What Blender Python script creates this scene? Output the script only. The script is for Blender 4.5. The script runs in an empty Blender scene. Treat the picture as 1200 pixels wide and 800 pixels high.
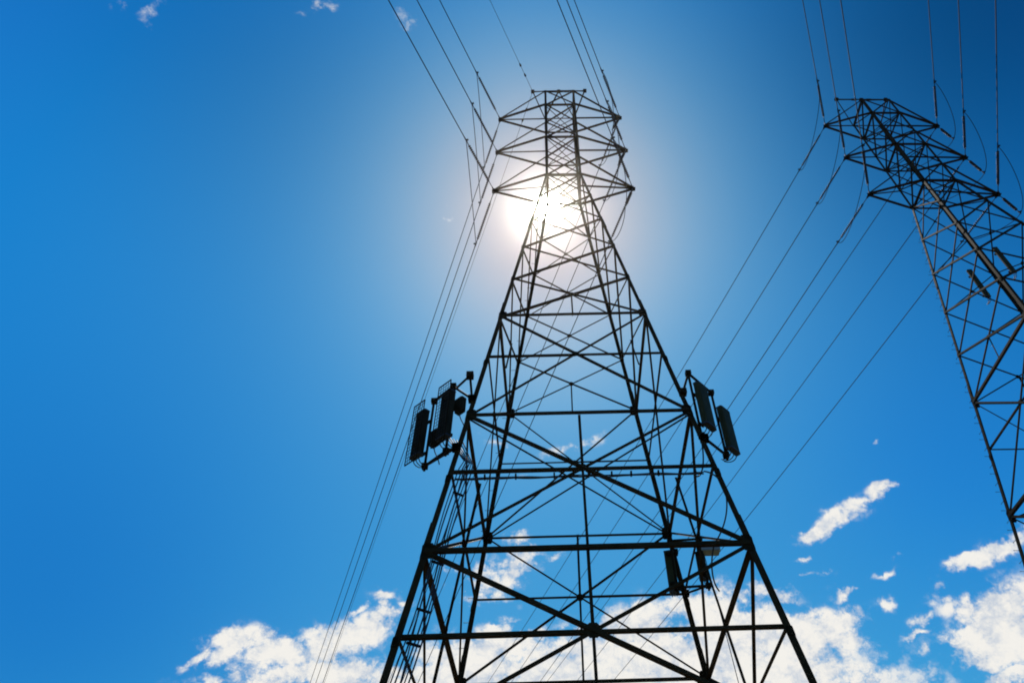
import bpy, bmesh, math, random
from mathutils import Vector, Matrix

random.seed(7)
sc = bpy.context.scene
C = sc.collection
R = math.radians

# ------------------------------------------------------------------ camera
EYE = 1.6
cam_d = bpy.data.cameras.new('camera')
cam = bpy.data.objects.new('camera', cam_d)
C.objects.link(cam)
cam_d.sensor_width = 36.0
cam_d.lens = 833.68 / 1200 * 36.0
cam_d.shift_x = -61.8 / 1200
cam_d.shift_y = 2.2 / 1200
cam_d.clip_end = 20000
cam_d.clip_start = 0.05
rx = Vector((0.99962, 0.0042086, -0.0273418))
ux = Vector((0.0217276, -0.7312092, 0.6818072))
fx = Vector((0.0171231, 0.6821403, 0.731021))
m3 = Matrix((rx, ux, -fx)).transposed()
cam.matrix_world = Matrix.Translation((-0.819, -21.114, EYE)) @ m3.to_4x4()
sc.camera = cam

# ------------------------------------------------------------------ sky, sun, exposure
SUN_EL, SUN_AZ = R(57.8), R(-0.4)          # azimuth from +Y towards +X
SUN_DIR = Vector((math.sin(SUN_AZ) * math.cos(SUN_EL), math.cos(SUN_AZ) * math.cos(SUN_EL), math.sin(SUN_EL)))
sc.view_settings.view_transform = 'Standard'
sc.view_settings.look = 'None'
sc.view_settings.exposure = 0.0
sc.view_settings.gamma = 1.0
sc.cycles.filter_width = 1.9
sc.view_settings.use_curve_mapping = False

CLOUDS = [
    (26.143, 0.691, 26.019, 39.314, 38.726, -44.955, 0.93),
    (17.832, 4.612, 7.099, 4.674, 29.166, -57.858, 0.93),
    (16.205, 4.063, 5.077, 0.878, 16.804, -36.423, 0.88),
    (21.086, 3.931, 6.229, 2.776, 21.769, -45.792, 0.86),
    (14.040, 3.789, 3.616, -1.613, 22.369, -55.535, 0.93),
    (14.272, 4.255, 4.108, -2.472, 33.543, -85.199, 0.88),
    (18.374, 1.835, 7.051, 9.338, 25.180, -47.370, 0.93),
    (10.675, 2.320, 2.148, -1.419, 19.786, -48.843, 1.03),
    (29.888, 1.527, 12.297, 17.781, 38.199, -67.940, 0.83),
    (45.112, 3.988, 14.404, 19.073, 66.779, -116.383, 0.70),
    (101.761, 17.992, 16.053, -4.252, 73.382, -144.157, 0.68),
    (39.898, -0.137, 46.113, 78.878, 70.511, -68.507, 0.68),
    (113.568, 17.774, 15.443, -3.607, 62.853, -122.187, 0.63),
    (62.849, 1.800, 32.988, 58.522, 95.171, -154.129, 0.58),
    (31.429, 5.188, 12.604, 17.335, 58.115, -109.246, 0.58),
    (13.149, 1.149, 0.813, -0.900, 13.054, -30.895, 1.13),
    (11.671, 1.210, 0.925, -1.393, 18.902, -48.011, 1.18),
    (18.140, 0.993, 0.487, -1.871, 28.805, -63.984, 0.98),
    (37.652, 2.675, 1.669, -2.870, 45.773, -97.891, 0.88),
    (8.354, -0.089, -0.362, -0.719, 10.017, -24.729, 1.28),
    (14.927, -1.441, 1.824, 5.967, 17.808, -40.555, 1.03),
    (10.143, -1.164, -0.531, 1.090, 11.511, -27.091, 1.28),
    (17.518, -3.215, 2.369, 8.733, 17.836, -39.261, 1.13),
    (10.186, -1.143, -2.866, -3.154, 12.259, -26.568, 1.28),
    (20.321, -3.913, -0.656, 5.005, 20.639, -43.577, 1.13),
    (15.111, -1.675, -5.420, -6.420, 18.427, -35.939, 1.23),
    (15.021, -2.790, -5.808, -6.259, 22.447, -44.668, 1.23),
    (25.913, -8.663, -3.403, 8.567, 24.449, -59.722, 1.08),
    (7.873, -1.509, -1.870, -1.085, 15.121, -37.328, 1.23),
    (25.266, -0.898, -13.985, -30.586, 48.369, -74.988, 0.75),
    (37.716, -6.296, -7.954, -2.532, 44.340, -85.750, 0.60),
    (23.700, -4.321, 10.603, 19.413, 23.819, -39.853, 0.80),
    (37.596, -5.485, 12.784, 17.262, 27.876, -45.695, 0.75),
    (40.096, 3.110, 2.058, -1.092, 20.438, -36.769, 0.75),
    (21.987, 3.294, -1.710, -12.386, 34.982, -69.836, 0.70),
    (36.401, 6.833, -3.272, -17.901, 41.893, -83.003, 0.60),
    (40.112, -8.316, 16.887, 29.000, 35.212, -59.962, 0.60),
    (51.577, 15.541, -12.720, -46.566, 56.184, -112.488, 0.50),
    (48.141, 2.320, 0.954, -2.079, 42.890, -69.393, 0.75),
    (37.509, -6.631, 11.526, 45.922, 72.679, -123.317, 0.50),
    (37.006, -0.865, 7.407, 26.158, 84.311, -169.388, 0.42),
    (27.381, -4.602, 4.152, 22.981, 64.573, -81.292, 0.62),
    (39.977, -8.490, 10.777, 38.450, 71.530, -90.589, 0.50),
    (43.833, 13.249, -10.766, -38.618, 60.411, -79.732, 0.50),
    (94.414, 4.396, 1.705, -3.519, 85.793, -115.450, 0.40),
    (3.997, -0.338, -0.490, -0.679, 9.726, -23.342, 0.95),
    (3.080, -0.134, -0.242, -1.064, 14.444, -36.687, 1.20),
    (10.375, -1.769, -3.570, -4.557, 17.752, -38.356, 1.00),
    (20.652, -10.736, 2.515, 28.959, 27.710, -63.857, 0.95),
    (34.532, -16.777, 4.385, 32.740, 33.209, -75.281, 0.90),
    (46.466, -25.098, 3.237, 45.516, 47.054, -103.629, 0.70),
    (45.241, -19.169, -7.859, 21.047, 59.818, -102.833, 0.85),
    (28.638, -16.271, 5.689, 87.026, 64.330, -167.070, 0.45),
    (80.934, -10.470, -34.967, -45.499, 126.349, -193.039, 0.65),
    (49.519, -17.987, -1.429, 42.551, 79.608, -177.153, 0.60),
    (50.854, -10.223, -19.169, -26.366, 122.808, -206.145, 0.50),
    (61.366, -22.365, -6.789, 18.762, 44.342, -103.218, 0.80),
    (89.151, -40.138, 1.573, 59.311, 69.785, -187.841, 0.60),
    (86.961, -26.618, -31.318, -3.376, 57.987, -114.512, 0.68),
    (46.173, -27.506, 7.835, 89.989, 55.837, -184.948, 0.55),
    (112.031, -56.583, -4.532, 74.757, 92.721, -231.111, 0.45),
    (160.306, -44.009, -52.306, -3.135, 47.030, -107.366, 0.60),
    (182.460, -54.636, -64.410, -5.575, 145.012, -181.497, 0.50),
    (24.800, -13.817, -3.773, 25.287, 34.386, -89.763, 0.95),
    (37.948, -18.560, -13.236, 8.596, 36.741, -72.978, 0.95),
    (79.117, -39.040, -15.376, 52.341, 102.136, -241.245, 0.70),
    (41.747, -18.070, -20.710, -2.233, 45.870, -74.587, 0.90),
    (81.298, -29.080, -33.778, -3.024, 54.247, -102.217, 0.65),
    (50.975, -9.865, -39.967, -22.731, 35.803, -46.692, 0.62),
    (58.269, -38.339, 16.223, 59.686, 20.987, -110.905, 0.62),
    (52.950, -23.942, -6.532, 45.214, 69.933, -206.326, 0.62),
    (110.079, -37.541, -43.769, -2.911, 43.670, -99.695, 0.52),
    (74.471, -21.150, -48.650, -9.776, 22.976, -35.176, 0.85),
    (69.745, -24.657, -28.666, -1.247, 21.842, -42.241, 0.50),
    (19.331, -11.359, -2.472, 8.913, 8.595, -30.471, 1.25),
    (18.174, -6.856, -9.820, -4.216, 20.219, -41.174, 1.10),
    (33.560, -12.704, -14.694, -2.455, 37.503, -83.988, 0.75),
    (29.294, -16.958, -3.475, 23.501, 18.374, -85.433, 0.95),
    (34.139, -15.063, -17.242, -1.442, 25.257, -48.844, 1.00),
    (27.886, -9.068, -17.939, -17.326, 42.143, -78.896, 0.80),
    (25.595, -27.241, 22.059, 65.565, 74.545, 10.521, 0.40),
    (100.103, 81.118, 30.653, -27.123, 63.784, -35.041, 0.34),
    (28.486, 4.151, 7.174, 7.947, 114.882, -33.835, 0.37),
    (69.946, 60.612, 3.431, -71.432, 108.022, -58.080, 0.32),
    (23.010, 46.451, -10.579, -63.302, 27.813, -21.149, 0.37),
    (51.687, -36.548, 21.820, 98.347, 138.142, -29.234, 0.32),
    (130.471, 51.912, 51.516, -1.823, 133.749, -46.044, 0.36),
    (95.439, 10.824, 8.567, -2.674, 121.520, -79.063, 0.50),
    (172.221, 19.252, 15.159, -5.280, 246.941, -155.014, 0.40),
]

world = bpy.data.worlds.new('World')
sc.world = world
world.use_nodes = True
nt = world.node_tree
nt.nodes.clear()
NN, LL = nt.nodes.new, nt.links.new


def setin(sock, v):
    if isinstance(v, bpy.types.NodeSocket):
        LL(v, sock)
    else:
        sock.default_value = v


def M(op, a, b=None, c=None, clamp=False):
    n = NN('ShaderNodeMath')
    n.operation = op
    n.use_clamp = clamp
    setin(n.inputs[0], a)
    if b is not None:
        setin(n.inputs[1], b)
    if c is not None:
        setin(n.inputs[2], c)
    return n.outputs[0]


def VM(op, a, b=None, out=0):
    n = NN('ShaderNodeVectorMath')
    n.operation = op
    setin(n.inputs[0], a)
    if b is not None:
        setin(n.inputs[1], b)
    return n.outputs['Value'] if op in ('DOT_PRODUCT', 'LENGTH') else n.outputs[0]


def smooth(v, lo, hi):
    n = NN('ShaderNodeMapRange')
    n.interpolation_type = 'SMOOTHSTEP'
    setin(n.inputs[0], v)
    n.inputs[1].default_value = lo
    n.inputs[2].default_value = hi
    n.inputs[3].default_value = 0
    n.inputs[4].default_value = 1
    return n.outputs[0]


def mixc(f, a, b, blend='MIX'):
    n = NN('ShaderNodeMix')
    n.data_type = 'RGBA'
    n.blend_type = blend
    setin(n.inputs[0], f)
    setin(n.inputs[6], a)
    setin(n.inputs[7], b)
    return n.outputs[2]


def noise(vec, scale, detail, rough, dist=0.0):
    n = NN('ShaderNodeTexNoise')
    n.noise_dimensions = '3D'
    LL(vec, n.inputs['Vector'])
    n.inputs['Scale'].default_value = scale
    n.inputs['Detail'].default_value = detail
    n.inputs['Roughness'].default_value = rough
    n.inputs['Distortion'].default_value = dist
    return n.outputs['Fac'], n.outputs['Color']


sky = NN('ShaderNodeTexSky')
sky.sky_type = 'NISHITA'
sky.sun_disc = False
sky.sun_elevation = SUN_EL
sky.sun_rotation = SUN_AZ
sky.altitude = 200
sky.air_density = 1.0
sky.dust_density = 0.6
sky.ozone_density = 2.0
tc = NN('ShaderNodeTexCoord')
d = VM('NORMALIZE', tc.outputs['Generated'])
# deep clean-air blue: the model sky with a steeper response per colour, display units (strength 0.1 folded in)
sep = NN('ShaderNodeSeparateColor')
LL(sky.outputs[0], sep.inputs[0])
comb = NN('ShaderNodeCombineColor')
for i, (k, p) in enumerate(((1.85, 2.7), (1.0, 1.2), (0.82, 0.42))):
    ch = M('POWER', M('MULTIPLY', sep.outputs[i], 0.1), p)
    v_ = M('MULTIPLY', ch, k * 10)
    if i == 0:
        v_ = M('MAXIMUM', M('SUBTRACT', v_, 0.07), 0.06)
    LL(v_, comb.inputs[i])


def angle_from(dirv):
    return M('MULTIPLY', M('ARCCOSINE', M('MINIMUM', VM('DOT_PRODUCT', d, dirv), 0.9999999)), 57.29578)


def gauss(a, w, s):
    return M('MULTIPLY', M('EXPONENT', M('MULTIPLY', M('MULTIPLY', a, a), -1 / (w * w))), s)


def azel(az, el):
    return (math.sin(R(az)) * math.cos(R(el)), math.cos(R(az)) * math.cos(R(el)), math.sin(R(el)))


# two darker regions of the sky, multiplied down around fixed directions
dark = gauss(angle_from(azel(66, 56)), 19, 0.62)
dark = M('ADD', dark, gauss(angle_from(azel(-46, 62)), 14, 0.20))
skyc = mixc(1.0, comb.outputs[0], M('SUBTRACT', 1.0, dark), 'MULTIPLY')
skyc = mixc(1.0, skyc, mixc(gauss(angle_from(tuple(SUN_DIR)), 8.0, 1.0), (1, 1, 1, 1), (0.72, 0.73, 0.71, 1)), 'MULTIPLY')
skyc = mixc(1.0, skyc, mixc(gauss(angle_from(azel(-37, 19)), 15, 1.0), (1, 1, 1, 1), (0.40, 0.68, 0.88, 1)), 'MULTIPLY')
skyc = mixc(1.0, skyc, mixc(gauss(angle_from(azel(-62, 46)), 16, 1.0), (1, 1, 1, 1), (1.75, 1.28, 1.13, 1)), 'MULTIPLY')
skyc = mixc(1.0, skyc, mixc(gauss(angle_from(azel(34, 31)), 9, 1.0), (1, 1, 1, 1), (0.70, 0.90, 1.02, 1)), 'MULTIPLY')
# the sun's disc and its bright circumsolar aureole, by angle from the sun
ang = angle_from(tuple(SUN_DIR))
core = gauss(ang, 0.50, 4000.0)
inner = M('MULTIPLY', M('EXPONENT', M('MULTIPLY', ang, -1 / 2.0)), 5.0)
glow_w = mixc(1.0, (0.95, 0.97, 0.88, 1), M('ADD', core, inner), 'MULTIPLY')
skyg = mixc(1.0, skyc, glow_w, 'ADD')

# scattered cumulus: each cloud is a soft patch of sky directions broken up by fractal noise
warp = noise(d, 22.0, 6.0, 0.6)[1]
wv = VM('SCALE', VM('SUBTRACT', warp, (0.5, 0.5, 0.5)))
wv.node.inputs['Scale'].default_value = 0.05
dw = VM('ADD', d, wv)
field = None
for (a0, a1, a2, b0, b1, b2, s) in CLOUDS:
    q1 = VM('DOT_PRODUCT', dw, (a0, a1, a2))
    q2 = VM('DOT_PRODUCT', dw, (b0, b1, b2))
    rr = M('ADD', M('MULTIPLY', q1, q1), M('MULTIPLY', q2, q2))
    f = M('MULTIPLY', M('EXPONENT', M('MULTIPLY', rr, -0.9)), s)
    field = f if field is None else M('MAXIMUM', field, f)
dz = VM('MULTIPLY', d, (1.0, 1.0, 1.25))
n1 = noise(dz, 26.0, 10.0, 0.60, 0.2)[0]
n2 = noise(dz, 85.0, 5.0, 0.6)[0]
n0 = noise(dz, 12.0, 3.0, 0.5)[0]
# rounded billows: fractal cell noise, warped so that no cell edge stays straight
vor = NN('ShaderNodeTexVoronoi')
vor.feature = 'F1'
vor.normalize = True
vor.inputs['Scale'].default_value = 24.0
vor.inputs['Detail'].default_value = 3.0
vor.inputs['Roughness'].default_value = 0.62
vor.inputs['Lacunarity'].default_value = 2.3
wv2 = VM('SCALE', VM('SUBTRACT', noise(d, 60.0, 4.0, 0.6)[1], (0.5, 0.5, 0.5)))
wv2.node.inputs['Scale'].default_value = 0.035
LL(VM('ADD', dz, wv2), vor.inputs['Vector'])
bil = M('MULTIPLY', M('SUBTRACT', 0.33, vor.outputs['Distance']), 2.4)
nn = M('ADD', M('ADD', M('MULTIPLY', M('SUBTRACT', n1, 0.5), 1.5), M('MULTIPLY', M('SUBTRACT', n2, 0.5), 0.9)),
       M('ADD', M('MULTIPLY', M('SUBTRACT', n0, 0.5), 0.8), M('MULTIPLY', bil, 1.0)))
dens = M('ADD', M('MULTIPLY', field, 1.15), nn)
alpha = M('MULTIPLY', smooth(dens, 0.30, 1.0), smooth(field, 0.04, 0.6))
# cloud shading put into the colour: thin parts and folds painted greyer
n3 = noise(dz, 38.0, 8.0, 0.64, 0.4)[0]
fold_shade = smooth(M('ADD', M('ADD', M('MULTIPLY', M('SUBTRACT', n3, 0.5), 1.5), M('MULTIPLY', bil, 0.9)), M('MULTIPLY', dens, 0.25)), -0.15, 0.60)
cloudc = mixc(fold_shade, (5.6, 6.2, 7.1, 1), (9.3, 9.0, 8.4, 1))
final = mixc(M('MULTIPLY', alpha, 0.97), skyg, cloudc)
bg = NN('ShaderNodeBackground')
bg.inputs['Strength'].default_value = 0.1
LL(final, bg.inputs['Color'])
wo = NN('ShaderNodeOutputWorld')
LL(bg.outputs[0], wo.inputs['Surface'])

sun_d = bpy.data.lights.new('sun', 'SUN')
sun_d.energy = 3.5
sun_d.angle = R(0.53)
sun_d.color = (1.0, 0.95, 0.86)
sun = bpy.data.objects.new('sun', sun_d)
C.objects.link(sun)
sun.rotation_euler = (-SUN_DIR).to_track_quat('-Z', 'Y').to_euler()
sun.location = SUN_DIR * 500

# ------------------------------------------------------------------ materials


def new_mat(name):
    m = bpy.data.materials.new(name)
    m.use_nodes = True
    return m, m.node_tree, m.node_tree.nodes['Principled BSDF']


def mottled(name, c1, c2, scale, rough, metal=0.0, detail=6.0, lo=0.35, hi=0.65, bump=0.0, stretch=None, c3=None, spec=0.5, stint=None):
    m, t, p = new_mat(name)
    tcn = t.nodes.new('ShaderNodeTexCoord')
    vec = tcn.outputs['Object']
    if stretch:
        mp = t.nodes.new('ShaderNodeMapping')
        mp.inputs['Scale'].default_value = stretch
        t.links.new(vec, mp.inputs[0])
        vec = mp.outputs[0]
    n = t.nodes.new('ShaderNodeTexNoise')
    n.inputs['Scale'].default_value = scale
    n.inputs['Detail'].default_value = detail
    n.inputs['Roughness'].default_value = 0.6
    t.links.new(vec, n.inputs['Vector'])
    r = t.nodes.new('ShaderNodeValToRGB')
    r.color_ramp.elements[0].position = lo
    r.color_ramp.elements[0].color = (*c1, 1)
    r.color_ramp.elements[1].position = hi
    r.color_ramp.elements[1].color = (*c2, 1)
    if c3:
        e = r.color_ramp.elements.new(min(hi + 0.12, 0.99))
        e.color = (*c3, 1)
    t.links.new(n.outputs['Fac'], r.inputs[0])
    t.links.new(r.outputs[0], p.inputs['Base Color'])
    p.inputs['Roughness'].default_value = rough
    p.inputs['Metallic'].default_value = metal
    p.inputs['Specular IOR Level'].default_value = spec
    if stint:
        p.inputs['Specular Tint'].default_value = (*stint, 1)
    if bump:
        b = t.nodes.new('ShaderNodeBump')
        b.inputs['Strength'].default_value = bump
        b.inputs['Distance'].default_value = 0.02
        t.links.new(n.outputs['Fac'], b.inputs['Height'])
        t.links.new(b.outputs[0], p.inputs['Normal'])
    return m


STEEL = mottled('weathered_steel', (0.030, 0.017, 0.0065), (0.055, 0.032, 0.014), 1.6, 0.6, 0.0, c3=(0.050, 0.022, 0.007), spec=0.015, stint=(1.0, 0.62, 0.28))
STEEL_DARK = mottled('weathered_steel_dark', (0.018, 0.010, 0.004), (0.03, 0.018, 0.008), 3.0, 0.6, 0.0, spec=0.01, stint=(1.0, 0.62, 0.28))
BOLT = mottled('galvanised_bolt', (0.07, 0.06, 0.05), (0.12, 0.11, 0.09), 8.0, 0.45, 0.0)
PORCELAIN = mottled('glazed_porcelain', (0.03, 0.02, 0.016), (0.05, 0.033, 0.026), 6.0, 0.5, spec=0.12)
ALU = mottled('weathered_aluminium', (0.025, 0.024, 0.026), (0.04, 0.039, 0.042), 5.0, 0.7, 0.0, spec=0.05)
RUBBER = mottled('black_cable_jacket', (0.018, 0.018, 0.02), (0.035, 0.034, 0.034), 9.0, 0.6)
RADOME = mottled('grey_green_radome', (0.040, 0.034, 0.007), (0.058, 0.049, 0.012), 2.5, 0.6, lo=0.3, hi=0.7, spec=0.1)
RADOME_DK = mottled('dark_radome', (0.022, 0.016, 0.007), (0.035, 0.026, 0.012), 2.5, 0.6, lo=0.3, hi=0.7, spec=0.06)
BOXPAINT = mottled('faded_box_paint', (0.22, 0.24, 0.21), (0.32, 0.33, 0.29), 3.0, 0.6, lo=0.3, hi=0.7)
CONCRETE = mottled('cast_concrete', (0.26, 0.25, 0.23), (0.38, 0.37, 0.34), 5.0, 0.9, bump=0.3)
GRASS = mottled('dry_grass_ground', (0.055, 0.06, 0.025), (0.14, 0.115, 0.055), 0.35, 0.95, detail=12.0, bump=0.6, c3=(0.19, 0.15, 0.085))

# ------------------------------------------------------------------ mesh helpers


def link(name, bm, mat, parent=None, smooth_shade=False):
    bmesh.ops.recalc_face_normals(bm, faces=bm.faces)
    me = bpy.data.meshes.new(name)
    bm.to_mesh(me)
    bm.free()
    me.materials.append(mat)
    if smooth_shade:
        for p in me.polygons:
            p.use_smooth = True
    o = bpy.data.objects.new(name, me)
    C.objects.link(o)
    if parent:
        o.parent = parent
    return o


def thing(name, label, cat, loc=(0, 0, 0), group=None):
    o = bpy.data.objects.new(name, None)
    o.empty_display_size = 0.5
    C.objects.link(o)
    o.location = loc
    tag(o, label, cat, group)
    return o


def tag(o, label, cat, group=None):
    o['label'] = label
    o['category'] = cat
    if group:
        o['group'] = group
    return o


def dup(root):
    r = root.copy()
    C.objects.link(r)
    for ch in root.children:
        c = ch.copy()
        C.objects.link(c)
        c.parent = r
        for g in ch.children:
            k = g.copy()
            C.objects.link(k)
            k.parent = c
    return r


def box(bm, c, s, ax=None):
    """box with centre c, full sizes s, optional 3x3 axes"""
    c = Vector(c)
    X, Y, Z = ax if ax else (Vector((1, 0, 0)), Vector((0, 1, 0)), Vector((0, 0, 1)))
    v = []
    for i in (-1, 1):
        for j in (-1, 1):
            for k in (-1, 1):
                v.append(bm.verts.new(c + X * (i * s[0] / 2) + Y * (j * s[1] / 2) + Z * (k * s[2] / 2)))
    for f in ((0, 1, 3, 2), (4, 6, 7, 5), (0, 4, 5, 1), (2, 3, 7, 6), (0, 2, 6, 4), (1, 5, 7, 3)):
        bm.faces.new([v[i] for i in f])


def prism(bm, a, b, poly, u, n):
    """extrude a closed 2-D outline (u, n coordinates) from a to b"""
    ra = [bm.verts.new(a + u * p + n * q) for p, q in poly]
    rb = [bm.verts.new(b + u * p + n * q) for p, q in poly]
    k = len(poly)
    for i in range(k):
        j = (i + 1) % k
        bm.faces.new((ra[i], ra[j], rb[j], rb[i]))
    bm.faces.new(ra[::-1])
    bm.faces.new(rb)


def angle(bm, a, b, w, n, t=None, off=0.0, flip=1, lip=None):
    """steel angle section a -> b: one leg flat in the face with outward normal n, the other turned inward"""
    a, b, n = Vector(a), Vector(b), Vector(n)
    dd = (b - a).normalized()
    n = (n - dd * n.dot(dd)).normalized()
    u = n.cross(dd).normalized() * flip
    t = t or max(0.010, w * 0.11)
    lp = lip or w
    h = w / 2
    poly = [(-h, off), (h, off), (h, off - t), (-h + t, off - t), (-h + t, off - lp), (-h, off - lp)]
    prism(bm, a, b, poly, u, n)


def tee(bm, a, b, w, n, t=0.016):
    """two angles back to back: a tee section, flange facing n"""
    a, b, n = Vector(a), Vector(b), Vector(n)
    dd = (b - a).normalized()
    n = (n - dd * n.dot(dd)).normalized()
    u = n.cross(dd).normalized()
    h = w / 2
    prism(bm, a, b, [(-h, 0), (h, 0), (h, -t), (t, -t), (t, -w * .8), (-t, -w * .8), (-t, -t), (-h, -t)], u, n)


def tube(bm, pts, r, seg=6, cap=True):
    pts = [Vector(p) for p in pts]
    rings = []
    ref = None
    for i, p in enumerate(pts):
        tdir = (pts[min(i + 1, len(pts) - 1)] - pts[max(i - 1, 0)]).normalized()
        if ref is None:
            ref = Vector((0, 0, 1)) if abs(tdir.z) < 0.9 else Vector((1, 0, 0))
        u = (ref - tdir * ref.dot(tdir)).normalized()
        ref = u
        v = tdir.cross(u)
        rad = r[i] if isinstance(r, (list, tuple)) else r
        rings.append([bm.verts.new(p + (u * math.cos(2 * math.pi * k / seg) + v * math.sin(2 * math.pi * k / seg)) * rad) for k in range(seg)])
    for a, b in zip(rings, rings[1:]):
        for k in range(seg):
            j = (k + 1) % seg
            bm.faces.new((a[k], a[j], b[j], b[k]))
    if cap:
        bm.faces.new(rings[0][::-1])
        bm.faces.new(rings[-1])


def plate(bm, c, n, w, h, t=0.014, chamfer=0.25, up=None):
    """eight-sided gusset plate in the plane with normal n"""
    c, n = Vector(c), Vector(n).normalized()
    up = Vector(up) if up else Vector((0, 0, 1))
    v = (up - n * up.dot(n)).normalized()
    u = v.cross(n)
    x, y = w / 2, h / 2
    cx, cy = x * (1 - 2 * chamfer), y * (1 - 2 * chamfer)
    out = [(-x, -cy), (-cx, -y), (cx, -y), (x, -cy), (x, cy), (cx, y), (-cx, y), (-x, cy)]
    prism(bm, c - n * t / 2, c + n * t / 2, out, u, v)


# ------------------------------------------------------------------ ground
def ground_z(x, y):
    """gentle rise to the second tower, falling away beyond the towers"""
    z = 1.25 / (1 + math.exp(-max(-60.0, min(60.0, (x - 12) / 2.6))))
    if y > 14:
        q = (y - 14)
        z -= 70 * (1 - math.exp(-(q / 190) ** 1.4))
    z += 0.12 * math.sin(x * 0.21 + 1.3) * math.sin(y * 0.17) * (0 if abs(x) < 7 and abs(y) < 7 else 1) * (0 if abs(x - 22) < 9 else 1)
    return z


bm = bmesh.new()
axis = sorted(set([v * 2.0 for v in range(-22, 23)] + [v * 12.0 for v in range(-30, 31)] + [s * (400 + 3600 * (k / 14) ** 2) for s in (-1, 1) for k in range(1, 15)]))
grid = [[bm.verts.new((x, y, ground_z(x, y))) for y in axis] for x in axis]
for i in range(len(axis) - 1):
    for j in range(len(axis) - 1):
        bm.faces.new((grid[i][j], grid[i + 1][j], grid[i + 1][j + 1], grid[i][j + 1]))
ground = link('ground', bm, GRASS, None, True)
ground['kind'] = 'structure'

# ------------------------------------------------------------------ lattice tower
HEAD = 1.0                        # half width of the head
SLOPE = 0.133
ZT, Z1, ZU2, Z2, ZU3, Z3 = [z + EYE for z in (46.343, 44.284, 41.760, 39.846, 37.408, 35.369)]
LV = [z + EYE for z in (32.53, 29.759, 26.921, 24.068, 21.207, 18.223, 15.393, 12.644, 10.060, 7.503, 4.9, 2.2)]
ZP, AP = 48.539 + EYE, 1.826
ARM = 3.925


def half(z):
    return HEAD + SLOPE * max(0.0, Z3 - z)


def corner(sx, sy, z):
    return Vector((sx * half(z), sy * half(z), z))


FACES = {                          # face: (corner A, corner B, outward normal)
    'front': ((-1, -1), (1, -1), Vector((0, -1, 0))),
    'right': ((1, -1), (1, 1), Vector((1, 0, 0))),
    'back': ((1, 1), (-1, 1), Vector((0, 1, 0))),
    'left': ((-1, 1), (-1, -1), Vector((-1, 0, 0))),
}


def fnormal(n, z):
    if z < Z3 - 0.01:
        return (n + Vector((0, 0, SLOPE))).normalized()
    return n


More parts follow.
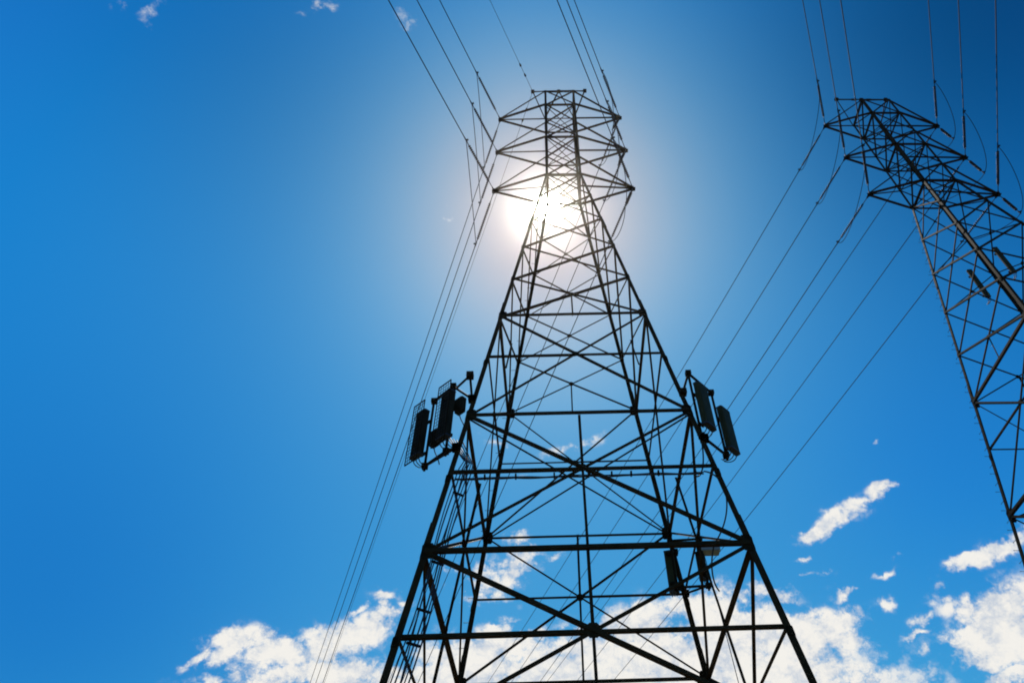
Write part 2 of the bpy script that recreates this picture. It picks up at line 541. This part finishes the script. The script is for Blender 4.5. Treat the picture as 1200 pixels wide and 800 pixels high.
def make_tower():
    root = thing('transmission_tower', '', 'tower')
    # legs: equal steel angles along the four corners
    for sx in (-1, 1):
        for sy in (-1, 1):
            bm = bmesh.new()
            for z0, z1, w in ((0.25, LV[8], 0.175), (LV[8], LV[4], 0.155), (LV[4], Z3, 0.14), (Z3, ZT, 0.14)):
                a, b = corner(sx, sy, z0), corner(sx, sy, z1)
                dd = (b - a).normalized()
                ux = Vector((-sx, 0, 0))
                ux = (ux - dd * ux.dot(dd)).normalized()
                uy = Vector((0, -sy, 0))
                uy = (uy - dd * uy.dot(dd)).normalized()
                t = 0.02
                prism(bm, a, b, [(0, 0), (w, 0), (w, t), (t, t), (t, w), (0, w)], ux, uy)
            # splice angles lapped over the joints
            for z in (LV[8] + 0.5, LV[4] + 0.5, LV[1] - 0.6):
                a, b = corner(sx, sy, z - 0.45), corner(sx, sy, z + 0.45)
                dd = (b - a).normalized()
                ux = (Vector((-sx, 0, 0)) - dd * (-sx * dd.x)).normalized()
                uy = (Vector((0, -sy, 0)) - dd * (-sy * dd.y)).normalized()
                o = Vector((sx, sy, 0)) * 0.018
                prism(bm, a + o, b + o, [(0, 0), (0.16, 0), (0.16, 0.015), (0.015, 0.015), (0.015, 0.16), (0, 0.16)], ux, uy)
            leg = link('leg', bm, STEEL, root)
            # gusset plates on both faces of this corner
            for k, z in enumerate(LV[:11] + [Z1, Z2, Z3, ZT - 0.08]):
                head = z >= Z3 - 0.01
                big = (not head) and k in (4, 6, 8, 10)
                w = 0.18 if head else (0.32 if big else 0.15) * (0.8 if k < 3 else 1.0)
                h = 0.20 if head else (0.50 if big else 0.26) * (0.8 if k < 3 else 1.0)
                bm = bmesh.new()
                c = corner(sx, sy, z)
                nf = fnormal(Vector((0, sy, 0)), z)
                ns = fnormal(Vector((sx, 0, 0)), z)
                plate(bm, c + Vector((-sx * w * 0.44, 0, 0)) + nf * 0.012, nf, w, h, chamfer=0.16)
                plate(bm, c + Vector((0, -sy * w * 0.44, 0)) + ns * 0.012, ns, w, h, chamfer=0.16)
                g = link('gusset_plate', bm, STEEL_DARK, leg)
            if (sx, sy) == (-1, 1):
                # climbing pegs sticking out of this leg
                proto = None
                z, k = 3.2, 0
                while z < Z3 - 0.4:
                    c = corner(sx, sy, z)
                    if proto is None:
                        b2 = bmesh.new()
                        tube(b2, [(0.03, 0, 0), (-0.19, 0, 0)], 0.011, 6)
                        tube(b2, [(-0.19, 0, 0), (-0.205, 0, 0)], 0.02, 6)
                        proto = link('step_bolt', b2, BOLT, leg)
                        o = proto
                    else:
                        o = proto.copy()
                        C.objects.link(o)
                        o.parent = leg
                    o.location = c
                    o.rotation_euler = (0, 0, 0 if k % 2 == 0 else R(-90))
                    z += 0.44
                    k += 1
            bm = bmesh.new()
            c = corner(sx, sy, 0.0)
            tube(bm, [c + Vector((0, 0, -0.9)), c + Vector((0, 0, 0.28)), c + Vector((0, 0, 0.33))], [0.46, 0.46, 0.40], 20)
            link('footing', bm, CONCRETE, root)

    # braced faces
    for fname, (ca, cb, n0) in FACES.items():
        def P(c, z, n, inset=0.0):
            v = corner(c[0], c[1], z)
            oth = Vector(((cb if c == ca else ca)[0] - c[0], (cb if c == ca else ca)[1] - c[1], 0)).normalized()
            return v + oth * inset

        def brace(z0, z1, w_thick, w_thin, a_first):
            """two crossing diagonals between the levels z0 (top) and z1 (bottom)"""
            bm = bmesh.new()
            n = fnormal(n0, (z0 + z1) / 2)
            if a_first:
                w1, w2 = w_thick, w_thin
            else:
                w1, w2 = w_thin, w_thick
            angle(bm, P(ca, z0, n, .05), P(cb, z1, n, .05), w1, n, off=0.016 + w1 * 0.11)
            angle(bm, P(cb, z0, n, .05), P(ca, z1, n, .05), w2, n, off=-0.024, flip=-1)
            # bolted crossing plate
            t0 = half(z0) / (half(z0) + half(z1))
            c = P(ca, z0, n).lerp(P(cb, z1, n), t0)
            s = 0.14 if z0 > Z3 - 0.1 else 0.2
            if z0 - z1 > 4:
                s = 0.20 if z0 > LV[6] else 0.24
            if z0 < LV[7]:
                s = 0.36
            plate(bm, c - n * 0.012, n, s, s * 1.1, t=0.012)
            link('cross_brace', bm, STEEL, root)
            return c

        def strut(pa, pb, w, z, name='strut', n=None, lip=None, off=0.0, flip=1):
            bm = bmesh.new()
            angle(bm, pa, pb, w, n or fnormal(n0, z), off=off, lip=lip, flip=flip)
            link(name, bm, STEEL, root)

        ab = fname in ('front', 'back')
        # head panels
        for (z0, z1) in ((ZT, Z1), (Z1, ZU2), (ZU2, Z2), (Z2, ZU3), (ZU3, Z3)):
            brace(z0, z1, 0.075, 0.06, False)
        for z, w in ((ZT, 0.07), (Z1, 0.11), (Z2, 0.11), (Z3, 0.12)):
            strut(P(ca, z, n0, .04), P(cb, z, n0, .04), w, z, off=-0.05 if not ab else -0.002)
        # single-panel X bracing below the waist
        zs = [Z3] + LV[:5]
        for i, (z0, z1) in enumerate(zip(zs, zs[1:])):
            c = brace(z0, z1, 0.078 + 0.003 * i, 0.055 + 0.002 * i, fname in ('right', 'left'))
            if i == 4:
                n = fnormal(n0, z1)
                m = (P(ca, z1, n) + P(cb, z1, n)) / 2
                strut(c + n * -.06, m + n * -.06, 0.06, z1, 'hanger')
        # two-panel X bracing with a mid-height strut
        for (zt_, zm, zb, wt, wn) in ((LV[4], LV[5], LV[6], 0.078, 0.058), (LV[6], LV[7], LV[8], 0.096, 0.064), (LV[8], LV[9], LV[10], 0.105, 0.072)):
            c = brace(zt_, zb, wt, wn, True)
            n = fnormal(n0, zm)
            strut(P(ca, c.z, n, .05), c, wt, zm, off=-0.045)
            strut(c, P(cb, c.z, n, .05), wt * 0.85, zm, off=-0.045)
            if zt_ < LV[5]:
                m = (P(ca, zt_, n) + P(cb, zt_, n)) / 2
                strut(m - n * .04, c - n * .04, 0.085, zm, 'hanger', off=-0.05)
                m = (P(ca, zb, n) + P(cb, zb, n)) / 2
                strut(c - n * .04, m - n * .04, 0.075, zm, 'hanger', off=-0.05)
        for z, w in ((LV[4], 0.088), (LV[6], 0.095), (LV[8], 0.13), (LV[10], 0.13)):
            w = w if ab else w * 1.4
            strut(P(ca, z, n0, .05), P(cb, z, n0, .05), w, z, off=0.04, lip=w * (0.8 if ab else 1.0))
        # bottom panel: K bracing down to the footings
        m = (P(ca, LV[10], n0) + P(cb, LV[10], n0)) / 2
        n = fnormal(n0, 2.0)
        strut(m, P(ca, 0.45, n, .1), 0.14, 2.0, off=-0.03)
        strut(m, P(cb, 0.45, n, .1), 0.14, 2.0, off=-0.03, flip=-1)

    # plan bracing (horizontal X) at two levels, and across the head at the arm levels
    for z, w in ((LV[6], 0.075), (LV[10], 0.09), (Z1, 0.05), (Z2, 0.05), (Z3, 0.06)):
        bm = bmesh.new()
        up = Vector((0, 0, 1))
        angle(bm, corner(-1, -1, z - .1), corner(1, 1, z - .1), w, up, off=0.0)
        angle(bm, corner(1, -1, z - .1), corner(-1, 1, z - .1), w, up, off=-0.02 - w * .11, flip=-1)
        link('plan_brace', bm, STEEL, root)

    # cross arms: two lower and two upper chords meeting at the tip
    for s in (-1, 1):
        for zl, zu in ((Z1, ZT), (Z2, ZU2), (Z3, ZU3)):
            bm = bmesh.new()
            tip = Vector((s * ARM, 0, zl))
            for sy in (-1, 1):
                lo_ = corner(s, sy, zl)
                up_ = corner(s, sy, zu)
                tt = tip + Vector((0, sy * 0.05, 0))
                tee(bm, lo_ - Vector((s * .1, 0, 0)), tt, 0.15, (0, 0, -1))
                angle(bm, up_ - Vector((s * .1, 0, 0)), tt + Vector((0, 0, .05)), 0.085, (0, sy, 0), off=0.012)
            arm = link('cross_arm', bm, STEEL, root)
            bm = bmesh.new()
            box(bm, tip + Vector((-s * 0.06, 0, 0.0)), (0.34, 0.02, 0.26))
            box(bm, tip + Vector((0.0, 0, -0.07)), (0.26, 0.24, 0.022))
            tube(bm, [tip + Vector((0, -0.16, -0.02)), tip + Vector((0, 0.16, -0.02))], 0.035, 8)
            link('tip_plate', bm, STEEL_DARK, arm)

    # earth-wire peak: a short cross beam above the head carried on sloping struts
    bm = bmesh.new()
    zp = ZP
    nodes = [Vector((-AP, 0, zp)), Vector((-HEAD, 0, zp)), Vector((0, 0, zp - .05)), Vector((HEAD, 0, zp)), Vector((AP, 0, zp))]
    for sy in (-1, 1):
        for sx in (-1, 1):
            top = corner(sx, sy, ZT)
            angle(bm, top, Vector((sx * AP, 0, zp)), 0.075, (0, sy, 0))
            angle(bm, top, Vector((0, 0, zp - .05)), 0.075, (0, sy, 0), off=-.01)
    angle(bm, nodes[0], nodes[4], 0.07, (0, 0, 1))
    for nd in (nodes[0], nodes[2], nodes[4]):
        box(bm, nd + Vector((0, 0, -0.02)), (0.24, 0.2, 0.2))
    for x in (-0.55, 0.55):
        box(bm, (x, 0, zp - 0.05), (0.34, 0.12, 0.1))
    link('earth_wire_peak', bm, STEEL, root)
    return root


TOWER1 = make_tower()
tag(TOWER1, 'dark steel lattice pylon in front of the sun, carrying grey antenna panels partway up', 'pylon', 'lattice pylons')
TOWER2 = dup(TOWER1)
T2_LOC = Vector((22.204, 1.523, 1.25))
T2_YAW = 0.0208
TOWER2.location = T2_LOC
TOWER2.rotation_euler = (0, 0, T2_YAW)
tag(TOWER2, 'steel lattice pylon partly cut off by the photo edge, against plain blue sky', 'pylon', 'lattice pylons')

# ------------------------------------------------------------------ insulator strings, conductors, jumpers
L_INS = 3.0


def make_string(length, name='insulator_string'):
    """tension string along +Z from the tower end: link, ribbed insulator, clamp"""
    root = bpy.data.objects.new(name, None)
    C.objects.link(root)
    root.empty_display_size = 0.3
    bm = bmesh.new()
    tube(bm, [(0, 0, 0), (0, 0, 0.72)], 0.022, 8)
    box(bm, (0, 0, 0.12), (0.05, 0.11, 0.16))
    box(bm, (0, 0, 0.66), (0.05, 0.09, 0.12))
    link('link_rod', bm, ALU, root)
    bm = bmesh.new()
    z = 0.72
    pts, rad = [(0, 0, z)], [0.035]
    n = int((length - 0.72) / 0.115)
    for i in range(n):
        z0 = 0.72 + (i + 0.15) * (length - 0.72) / n
        for dz_, r_ in ((0.0, 0.036), (0.012, 0.088), (0.032, 0.082), (0.05, 0.04)):
            pts.append((0, 0, z0 + dz_))
            rad.append(r_)
    pts.append((0, 0, length))
    rad.append(0.035)
    tube(bm, pts, rad, 10)
    link('insulator_body', bm, PORCELAIN, root, True)
    bm = bmesh.new()
    tube(bm, [(0, 0, length), (0, 0, length + 0.16), (0, 0, length + 0.2), (0, 0, length + 0.52)], [0.025, 0.025, 0.045, 0.03], 8)
    box(bm, (0.05, 0, length + 0.30), (0.16, 0.05, 0.09))
    link('end_clamp', bm, ALU, root)
    return root


STRING = make_string(L_INS)
POST = make_string(2.35)
used = {'s': False, 'p': False}


def place_string(kind, loc, direction, label, group):
    proto = STRING if kind == 's' else POST
    o = proto if not used[kind] else dup(proto)
    used[kind] = True
    o.location = loc
    o.rotation_mode = 'QUATERNION'
    o.rotation_quaternion = Vector(direction).normalized().to_track_quat('Z', 'Y')
    tag(o, label, 'insulator', group)
    return o


def wire(name, pts, r, mat, label, cat, group, seg=6):
    bm = bmesh.new()
    tube(bm, pts, r, seg)
    o = link(name, bm, mat, None, True)
    tag(o, label, cat, group)
    return o


def catenary(tip, sgn, a, m, k, s0, s1, n=70):
    out = []
    for i in range(n + 1):
        s = s0 + (s1 - s0) * (i / n) ** 1.6
        out.append(Vector((tip.x + sgn * s * a, tip.y + sgn * s, tip.z + s * (m + k * s))))
    return out


def bez(p0, p1, p2, p3, n=26):
    out = []
    for i in range(n + 1):
        t = i / n
        out.append(p0 * (1 - t) ** 3 + p1 * 3 * t * (1 - t) ** 2 + p2 * 3 * t * t * (1 - t) + p3 * t ** 3)
    return out


def t1p(v):
    return Vector(v)


def t2p(v):
    c, s = math.cos(T2_YAW), math.sin(T2_YAW)
    return Vector((T2_LOC.x + c * v[0] - s * v[1], T2_LOC.y + s * v[0] + c * v[1], T2_LOC.z + v[2]))


LEVEL = ('top', 'middle', 'lowest')
SPANS = {   # tower: (x per metre of depth, slope, curvature) beyond and towards the viewer
    1: ((-0.4201, -0.3059, 0.0004), (0.4148, 0.0067, 0.0006)),
    2: ((-0.384, -0.1378, 0.0006), (0.4073, 0.0352, 0.0006)),
}
TNAME = {1: 'antenna pylon', 2: 'cut-off pylon'}
SIDE = {(1, -1): 'arm away from its neighbour', (1, 1): 'arm toward its neighbour',
        (2, -1): 'arm toward its neighbour', (2, 1): 'arm away from its neighbour'}
SHORT = {(1, -1): 'outer arm', (1, 1): 'inner arm', (2, -1): 'inner arm', (2, 1): 'outer arm'}
for tw, tf in ((1, t1p), (2, t2p)):
    far, near = SPANS[tw]
    for s in (-1, 1):
        for i, z in enumerate((Z1, Z2, Z3)):
            tip = tf((s * ARM, 0, z))
            ends = {}
            for nm, sgn, (a, m, k) in (('far', 1, far), ('near', -1, near)):
                dirv = Vector((sgn * a, sgn, m)).normalized()
                lab = 'insulator at %s %s of %s, %s wire' % (
                    LEVEL[i], SIDE[(tw, s)], TNAME[tw], 'receding' if nm == 'far' else 'overhead')
                place_string('s', tip + dirv * 0.05, dirv, lab, 'strain insulators on the pylon arms')
                e = tip + dirv * (L_INS + 0.5)
                ends[nm] = (e, dirv)
                s0 = (L_INS + 0.4) / math.sqrt(1 + a * a + m * m)
                wire('conductor_wire', catenary(tip, sgn, a, m, k, s0, 300 if nm == 'far' else 60), 0.026 if nm == 'far' else 0.026, ALU,
                     '%s wire from %s %s of %s' % ('receding' if nm == 'far' else 'overhead', LEVEL[i], SIDE[(tw, s)], TNAME[tw]),
                     'power line', 'conductor wires of the power line')
            f, fd = ends['far']
            nn_, nd = ends['near']
            grp = 'jumper loops at the arm tips'
            if s == -1:
                drop = Vector((0.12, 0, -1.0))
                pts = bez(nn_ - nd * .15, nn_ - nd * 0.2 + drop * 1.5, f - fd * .2 + drop * 1.2, f - fd * .15)
                wire('jumper_wire', pts, 0.020, ALU, 'jumper loop hanging under %s %s of %s' % (LEVEL[i], SIDE[(tw, s)], TNAME[tw]), 'cable', grp)
            else:
                pdir = Vector((-0.813, -0.555, -3.05)).normalized()
                if tw == 2:
                    pdir = Vector((-0.25, -0.5, -3.05)).normalized()
                place_string('p', tip, pdir, 'short hanging insulator below %s %s of %s' % (LEVEL[i], SIDE[(tw, s)], TNAME[tw]), 'jumper support insulators')
                kpt = tip + pdir * 2.8
                pa = bez(nn_ - nd * .15, nn_ + nd * -0.4 + Vector((0.35, 0, -0.5)), kpt + Vector((0.25, -0.9, 0.15)), kpt, 18)
                pb = bez(kpt, kpt + Vector((0.1, 0.9, 0.05)), f - fd * 0.4 + Vector((0.3, 0, -0.5)), f - fd * .15, 18)
                wire('jumper_wire', pa + pb[1:], 0.020, ALU, 'bent jumper loop at %s %s of %s' % (LEVEL[i], SIDE[(tw, s)], TNAME[tw]), 'cable', grp)

# earth wire on one end of the first tower's peak
pk = Vector((-AP, 0, ZP))
for nm, sgn, (a, m, k) in (('near', -1, (0.4183, 0.0, 0.0004)), ('far', 1, (-0.42, -0.30, 0.0004))):
    wire('earth_wire', catenary(pk, sgn, a, m, k, 0.1, 60 if nm == 'near' else 300), 0.014, ALU,
         'thin earth wire with small knobs at the very top of the antenna pylon, %s' % ('passing overhead' if nm == 'near' else 'receding'),
         'power line', 'earth wires of the antenna pylon')
    for q in (1.05, 1.75):
        c = catenary(pk, sgn, a, m, k, q, q + 0.24, 2)
        w_ = [o for o in C.objects if o.name.startswith('earth_wire')][-1]
        bm = bmesh.new()
        tube(bm, [c[0], c[1], c[2]], [0.03, 0.075, 0.03], 8)
        link('damper', bm, STEEL_DARK, w_)

# ------------------------------------------------------------------ cell antennas on the first tower
AG = 'antenna panels on the antenna pylon'


def panel(name, c, nrm, w, h, dep, mat, label, grp, screen=False):
    """upright antenna: rounded radome, end caps, brackets, cable tails, optional mesh screen"""
    nrm = Vector(nrm).normalized()
    u = Vector((0, 0, 1)).cross(nrm)
    root = thing(name, label, 'antenna', c, grp)
    Zv = Vector((0, 0, 1))
    bm = bmesh.new()
    prof = []
    for k in range(11):
        a = math.pi * k / 10
        ca, sa = math.cos(a), math.sin(a)
        prof.append((math.copysign(abs(ca) ** 0.35, ca) * w / 2, sa ** 0.5 * dep * 0.55))
    prof += [(-w / 2, -dep * 0.45), (w / 2, -dep * 0.45)]
    prism(bm, Zv * (-h / 2), Zv * (h / 2), prof, u, nrm)
    link('radome', bm, mat, root)
    big = [(p * 1.04, q * 1.06) for p, q in prof]
    for zz in (-h / 2 - 0.005, h / 2 - 0.045):
        bm = bmesh.new()
        prism(bm, Zv * zz, Zv * (zz + 0.05), big, u, nrm)
        link('end_cap', bm, RUBBER, root)
    for zz in (-h * 0.36, h * 0.36):
        bm = bmesh.new()
        box(bm, nrm * (-dep * 0.45 - 0.08) + Zv * zz, (0.12, 0.17, 0.07), (u, nrm, Zv))
        box(bm, nrm * (-dep * 0.45 - 0.17) + Zv * zz, (0.2, 0.05, 0.11), (u, nrm, Zv))
        link('bracket', bm, STEEL_DARK, root)
    for q in (-0.28, 0.0, 0.28):
        bm = bmesh.new()
        p0 = u * (q * w) + Zv * (-h / 2)
        tube(bm, bez(p0, p0 - Zv * 0.25, p0 - Zv * 0.3 - nrm * 0.25 - u * q * 0.1, p0 - Zv * 0.12 - nrm * 0.45 - u * (q * 0.3), 10), 0.016, 6)
        link('cable_tail', bm, RUBBER, root)
    if screen:
        bm = bmesh.new()
        sw, sh = w * 1.16, h * 1.33
        b0 = nrm * (dep * 0.55 + 0.07)
        for sgn in (-1, 1):
            tube(bm, [b0 + u * (sgn * sw / 2) - Zv * sh / 2, b0 + u * (sgn * sw / 2) + Zv * sh / 2], 0.018, 6)
            tube(bm, [b0 - u * sw / 2 + Zv * (sgn * sh / 2), b0 + u * sw / 2 + Zv * (sgn * sh / 2)], 0.022, 6)
        nv, nh = 5, 18
        for k in range(1, nv):
            x = -sw / 2 + sw * k / nv
            tube(bm, [b0 + u * x - Zv * sh / 2, b0 + u * x + Zv * sh / 2], 0.009, 4)
        for k in range(1, nh):
            z_ = -sh / 2 + sh * k / nh
            tube(bm, [b0 - u * sw / 2 + Zv * z_, b0 + u * sw / 2 + Zv * z_], 0.009, 4)
        link('mesh_screen', bm, STEEL_DARK, root)
        for zz in (-h * 0.3, h * 0.3):
            bm = bmesh.new()
            tube(bm, [b0 + Zv * zz, b0 - nrm * 0.3 + Zv * zz], 0.02, 6)
            link('screen_post', bm, STEEL_DARK, root)
    return root


def mount(label, pole_a, pole_b, z0, z1, leg_lo, leg_hi, braces=()):
    """antenna frame: two upright pipes, bars between them and stand-off arms to the leg"""
    pa, pb = Vector((*pole_a, 0)), Vector((*pole_b, 0))
    root = thing('antenna_mount', label, 'antenna frame', pa + Vector((0, 0, z0)), 'antenna frames on the antenna pylon')
    o = -root.location
    for p in (pa, pb):
        bm = bmesh.new()
        tube(bm, [p + Vector((0, 0, z0)) + o, p + Vector((0, 0, z1)) + o], 0.045, 10)
        link('pole', bm, STEEL_DARK, root)
    for zz in (z0 + 0.18, z1 - 0.08):
        bm = bmesh.new()
        d_ = (pb - pa).normalized() * 0.1
        tube(bm, [pa - d_ + Vector((0, 0, zz)) + o, pb + d_ + Vector((0, 0, zz)) + o], 0.05, 8)
        for p in (pa, pb):
            box(bm, p + Vector((0, 0, zz)) + o, (0.19, 0.19, 0.16))
        link('bar', bm, STEEL_DARK, root)
    for (a, b) in [(leg_lo, pa + Vector((0, 0, z0 + 0.18))), (leg_lo, pb + Vector((0, 0, z0 + 0.18))), (leg_hi, pa + Vector((0, 0, z1 - 0.1)))] + list(braces):
        a, b = Vector(a), Vector(b)
        bm = bmesh.new()
        tube(bm, [a + o, b + o], 0.042, 8)
        box(bm, a + o, (0.24, 0.24, 0.2))
        link('arm', bm, STEEL_DARK, root)
    return root


E_ = EYE
# sector on the near leg that faces the second tower
nR = Vector((0.73, -0.68, 0))
panel('panel_antenna', (4.14, -3.62, 15.58 + E_), nR, 0.58, 1.8, 0.20, RADOME, 'grey-green upright antenna panel, tucked against the leg nearest the other pylon', AG)
panel('panel_antenna', (5.05, -2.55, 15.42 + E_), nR, 0.58, 1.8, 0.20, RADOME, 'grey-green upright antenna panel, outermost on the frame toward the other pylon', AG)
mount('pipe frame with two smooth grey-green panels, on the leg nearest the other pylon', (3.86, -3.50), (4.80, -2.48), 14.25 + E_, 17.3 + E_,
      corner(1, -1, 14.05 + E_), corner(1, -1, 16.3 + E_))
# sector on the other near leg, with mesh screens
nL = Vector((-0.66, -0.75, 0))
panel('panel_antenna', (-4.36, -3.54, 15.50 + E_), nL, 0.52, 1.95, 0.22, RADOME_DK, 'dark antenna with wire mesh screen, closer to the pylon leg', AG, True)
panel('panel_antenna', (-5.32, -2.72, 15.42 + E_), nL, 0.48, 1.9, 0.22, RADOME_DK, 'dark antenna with wire mesh screen, farthest out from the pylon', AG, True)
mount('pipe frame carrying the two mesh screened antennas on the pylon leg', (-4.28, -3.22), (-5.05, -2.48), 14.1 + E_, 17.2 + E_,
      corner(-1, -1, 13.9 + E_), corner(-1, -1, 16.2 + E_),
      [(corner(-1, -1, 16.2 + E_), (-3.70, -3.50, 17.35 + E_)), ((-3.70, -3.50, 17.35 + E_), (-4.28, -3.0, 17.15 + E_))])
# sector behind the far leg
nB = Vector((0.25, 0.97, 0))
panel('panel_antenna', (3.50, 3.62, 13.72 + E_), nB, 0.36, 1.7, 0.18, RADOME, 'dark antenna panel seen from behind, hanging under the beam behind the tower', AG)
panel('panel_antenna', (4.66, 3.50, 13.85 + E_), nB, 0.34, 1.15, 0.18, RADOME_DK, 'dark antenna panel beside the pale grey equipment box', AG)
mount('pipe frame at the back leg, half hidden behind the crossed steel', (3.55, 3.28), (4.70, 3.2), 12.7 + E_, 14.9 + E_,
      corner(1, 1, 13.0 + E_), corner(1, 1, 14.6 + E_))

for (c, lab) in (((-3.92, -3.50, 15.95 + E_), 'dark radio unit boxed in between the pylon leg and the mesh antenna, upper one'),
                 ((-4.72, -3.0, 15.0 + E_), 'dark radio unit on the pipe frame between the two mesh antennas')):
    ru = thing('radio_unit', lab, 'radio unit', c, 'radio units by the mesh antennas')
    bm = bmesh.new()
    X_ = Vector((0.75, -0.66, 0)).normalized()
    box(bm, (0, 0, 0), (0.34, 0.22, 0.62), (X_, Vector((0.66, 0.75, 0)).normalized(), Vector((0, 0, 1))))
    bmesh.ops.bevel(bm, geom=bm.edges[:], offset=0.025, segments=2, affect='EDGES')
    link('casing', bm, RADOME_DK, ru)
    bm = bmesh.new()
    for k in range(6):
        box(bm, X_ * (-0.13 + 0.052 * k) + Vector((-0.66, -0.75, 0)).normalized() * 0.13, (0.014, 0.06, 0.5), (X_, Vector((0.66, 0.75, 0)).normalized(), Vector((0, 0, 1))))
    link('cooling_fins', bm, RADOME_DK, ru)
    bm = bmesh.new()
    tube(bm, bez(Vector((0, 0, -0.3)), Vector((0, 0, -0.6)), Vector((0.15, -.05, -0.7)), Vector((0.25, -.05, -1.1)), 10), 0.018, 6)
    link('cable_tail', bm, RUBBER, ru)

box_t = thing('equipment_box', 'pale grey equipment box under the thick beam, beside the rear antenna', 'equipment box', (5.02, 3.35, 14.42 + E_))
bm = bmesh.new()
box(bm, (0, 0, 0), (0.78, 0.46, 0.26))
bmesh.ops.bevel(bm, geom=bm.edges[:], offset=0.02, segments=2, affect='EDGES')
link('casing', bm, BOXPAINT, box_t)
bm = bmesh.new()
for k in range(7):
    box(bm, (-0.3 + 0.1 * k, 0, 0.16), (0.02, 0.42, 0.07))
link('cooling_fins', bm, BOXPAINT, box_t)
bm = bmesh.new()
box(bm, (-0.42, -0.05, 0.02), (0.1, 0.2, 0.2))
link('bracket', bm, STEEL_DARK, box_t)

# two upright antenna panels on the back face of the second tower
for (c, lab) in (((23.19, 3.80, 30.90 + E_), 'grey antenna panel inside the cut-off pylon, between its back legs'),
                 ((25.63, 3.75, 32.95 + E_), 'grey antenna panel on the cut-off pylon, near its outer back leg')):
    panel('panel_antenna', c, (-0.1, -0.99, 0), 0.28, 2.4, 0.13, RADOME, lab, 'antenna panels on the cut-off pylon')

# ------------------------------------------------------------------ coaxial cables
CG = 'black coaxial cables on the antenna pylon'


def along_leg(sx, sy, z, dx, dy):
    c = corner(sx, sy, z)
    return Vector((c.x + dx, c.y + dy, z))


rng = random.Random(11)
run = thing('cable_run', 'bundle of black coaxial cables running down inside the leg below the mesh antennas', 'cables', (0, 0, 0))
for k in range(6):
    bm = bmesh.new()
    off = 0.16 + 0.085 * k
    z = 14.8 + E_
    pts = [Vector((-4.3 + 0.1 * k, -3.3 + 0.06 * k, z)), along_leg(-1, -1, 13.7 + E_, 0.25 + 0.05 * k, 0.35 + off * 0.5)]
    ph = rng.random() * 6
    z = 13.2 + E_
    while z > 0.6:
        w_ = 0.035 * math.sin(z * 1.1 + ph)
        pts.append(along_leg(-1, -1, z, 0.10 + off * 0.75 + w_, 0.14 + off * 0.5 + w_))
        z -= 0.55
    tube(bm, pts, 0.017 + 0.004 * (k % 2), 6)
    link('cable', bm, RUBBER, run, True)
for z in (12.3 + E_, 9.9 + E_, 7.6 + E_, 8.5 + E_, 5.2 + E_):
    bm = bmesh.new()
    box(bm, along_leg(-1, -1, z, 0.40, 0.36), (0.36, 0.06, 0.05), (Vector((0.78, 0.62, 0)).normalized(), Vector((-0.62, 0.78, 0)).normalized(), Vector((0, 0, 1))))
    link('clamp', bm, STEEL_DARK, run)

tray = thing('cable_run', 'slim bundle of cables strapped along the beam between the two near antenna frames', 'cables', (0, 0, LV[7] + 0.17))
zt_ = LV[7]
hw = half(zt_)
for k in range(5):
    bm = bmesh.new()
    pts = [Vector((-hw + 0.25 + (2 * hw - 0.7) * q / 40, -hw + 0.10 + 0.022 * (k % 3) + 0.012 * math.sin(q * 0.9 + k), -0.10 - 0.03 * (k // 3) - 0.018 * (1 + math.sin(q * 0.55 + 1.7 * k)))) for q in range(41)]
    tube(bm, pts, 0.017, 6)
    link('cable', bm, RUBBER, tray, True)
for k in range(9):
    bm = bmesh.new()
    box(bm, (-hw + 0.5 + (2 * hw - 1.2) * (k + 0.3 * math.sin(k * 5.1)) / 8, -hw + 0.10, -0.10), (0.05, 0.12, 0.14))
    link('clamp', bm, STEEL_DARK, tray)

A0 = corner(1, -1, 14.0 + E_)
wire('coax_cable', bez(A0 + Vector((-.1, .05, 0)), A0 + Vector((-.05, .3, -.9)), corner(1, -1, 12.9 + E_) + Vector((-.5, .5, -.3)), corner(1, -1, 12.7 + E_) + Vector((-.75, .1, .0)), 20), 0.024, RUBBER,
     'short black cable curling below the smooth grey-green panels to the beam', 'cable', CG)
pt = Vector((3.55, -4.05, LV[7]))
wire('coax_cable', bez(pt, pt + Vector((0.75, 0.1, -0.05)), pt + Vector((0.75, .4, -1.2)), Vector((3.65, -3.2, LV[8] + 0.7)), 24) + bez(Vector((3.65, -3.2, LV[8] + 0.7)), Vector((3.5, -3.0, LV[8] + 0.4)), Vector((3.6, -2, LV[8] + .2)), Vector((3.9, -1.6, LV[8] + 0.1)), 10)[1:], 0.024, RUBBER,
     'black cable looping off the beam end beneath the smooth grey-green panels', 'cable', CG)
p0 = Vector((4.8, 3.35, 14.2 + E_))
wire('coax_cable', bez(p0, p0 + Vector((0.15, -.2, -2.5)), p0 + Vector((0.35, -.2, -5)), Vector((5.6, 3.2, 0.6)), 24), 0.014, RUBBER,
     'single thin wire hanging down from the pale equipment box', 'cable', CG)

# ------------------------------------------------------------------ added thin haze volume, imitating sun glare that washes over the steel
bm = bmesh.new()
box(bm, (0, 0, -6.0), (8300, 8300, 138.0))
hz = bpy.data.materials.new('sun_glare_haze')
hz.use_nodes = True
ht = hz.node_tree
ht.nodes.clear()
ho = ht.nodes.new('ShaderNodeOutputMaterial')
hv = ht.nodes.new('ShaderNodeVolumePrincipled')
hv.inputs['Color'].default_value = (1.0, 0.95, 0.85, 1)
hv.inputs['Density'].default_value = 0.00014
hv.inputs['Anisotropy'].default_value = 0.982
ht.links.new(hv.outputs[0], ho.inputs['Volume'])
glare_haze = link('glare_haze', bm, hz)
glare_haze['kind'] = 'stuff'
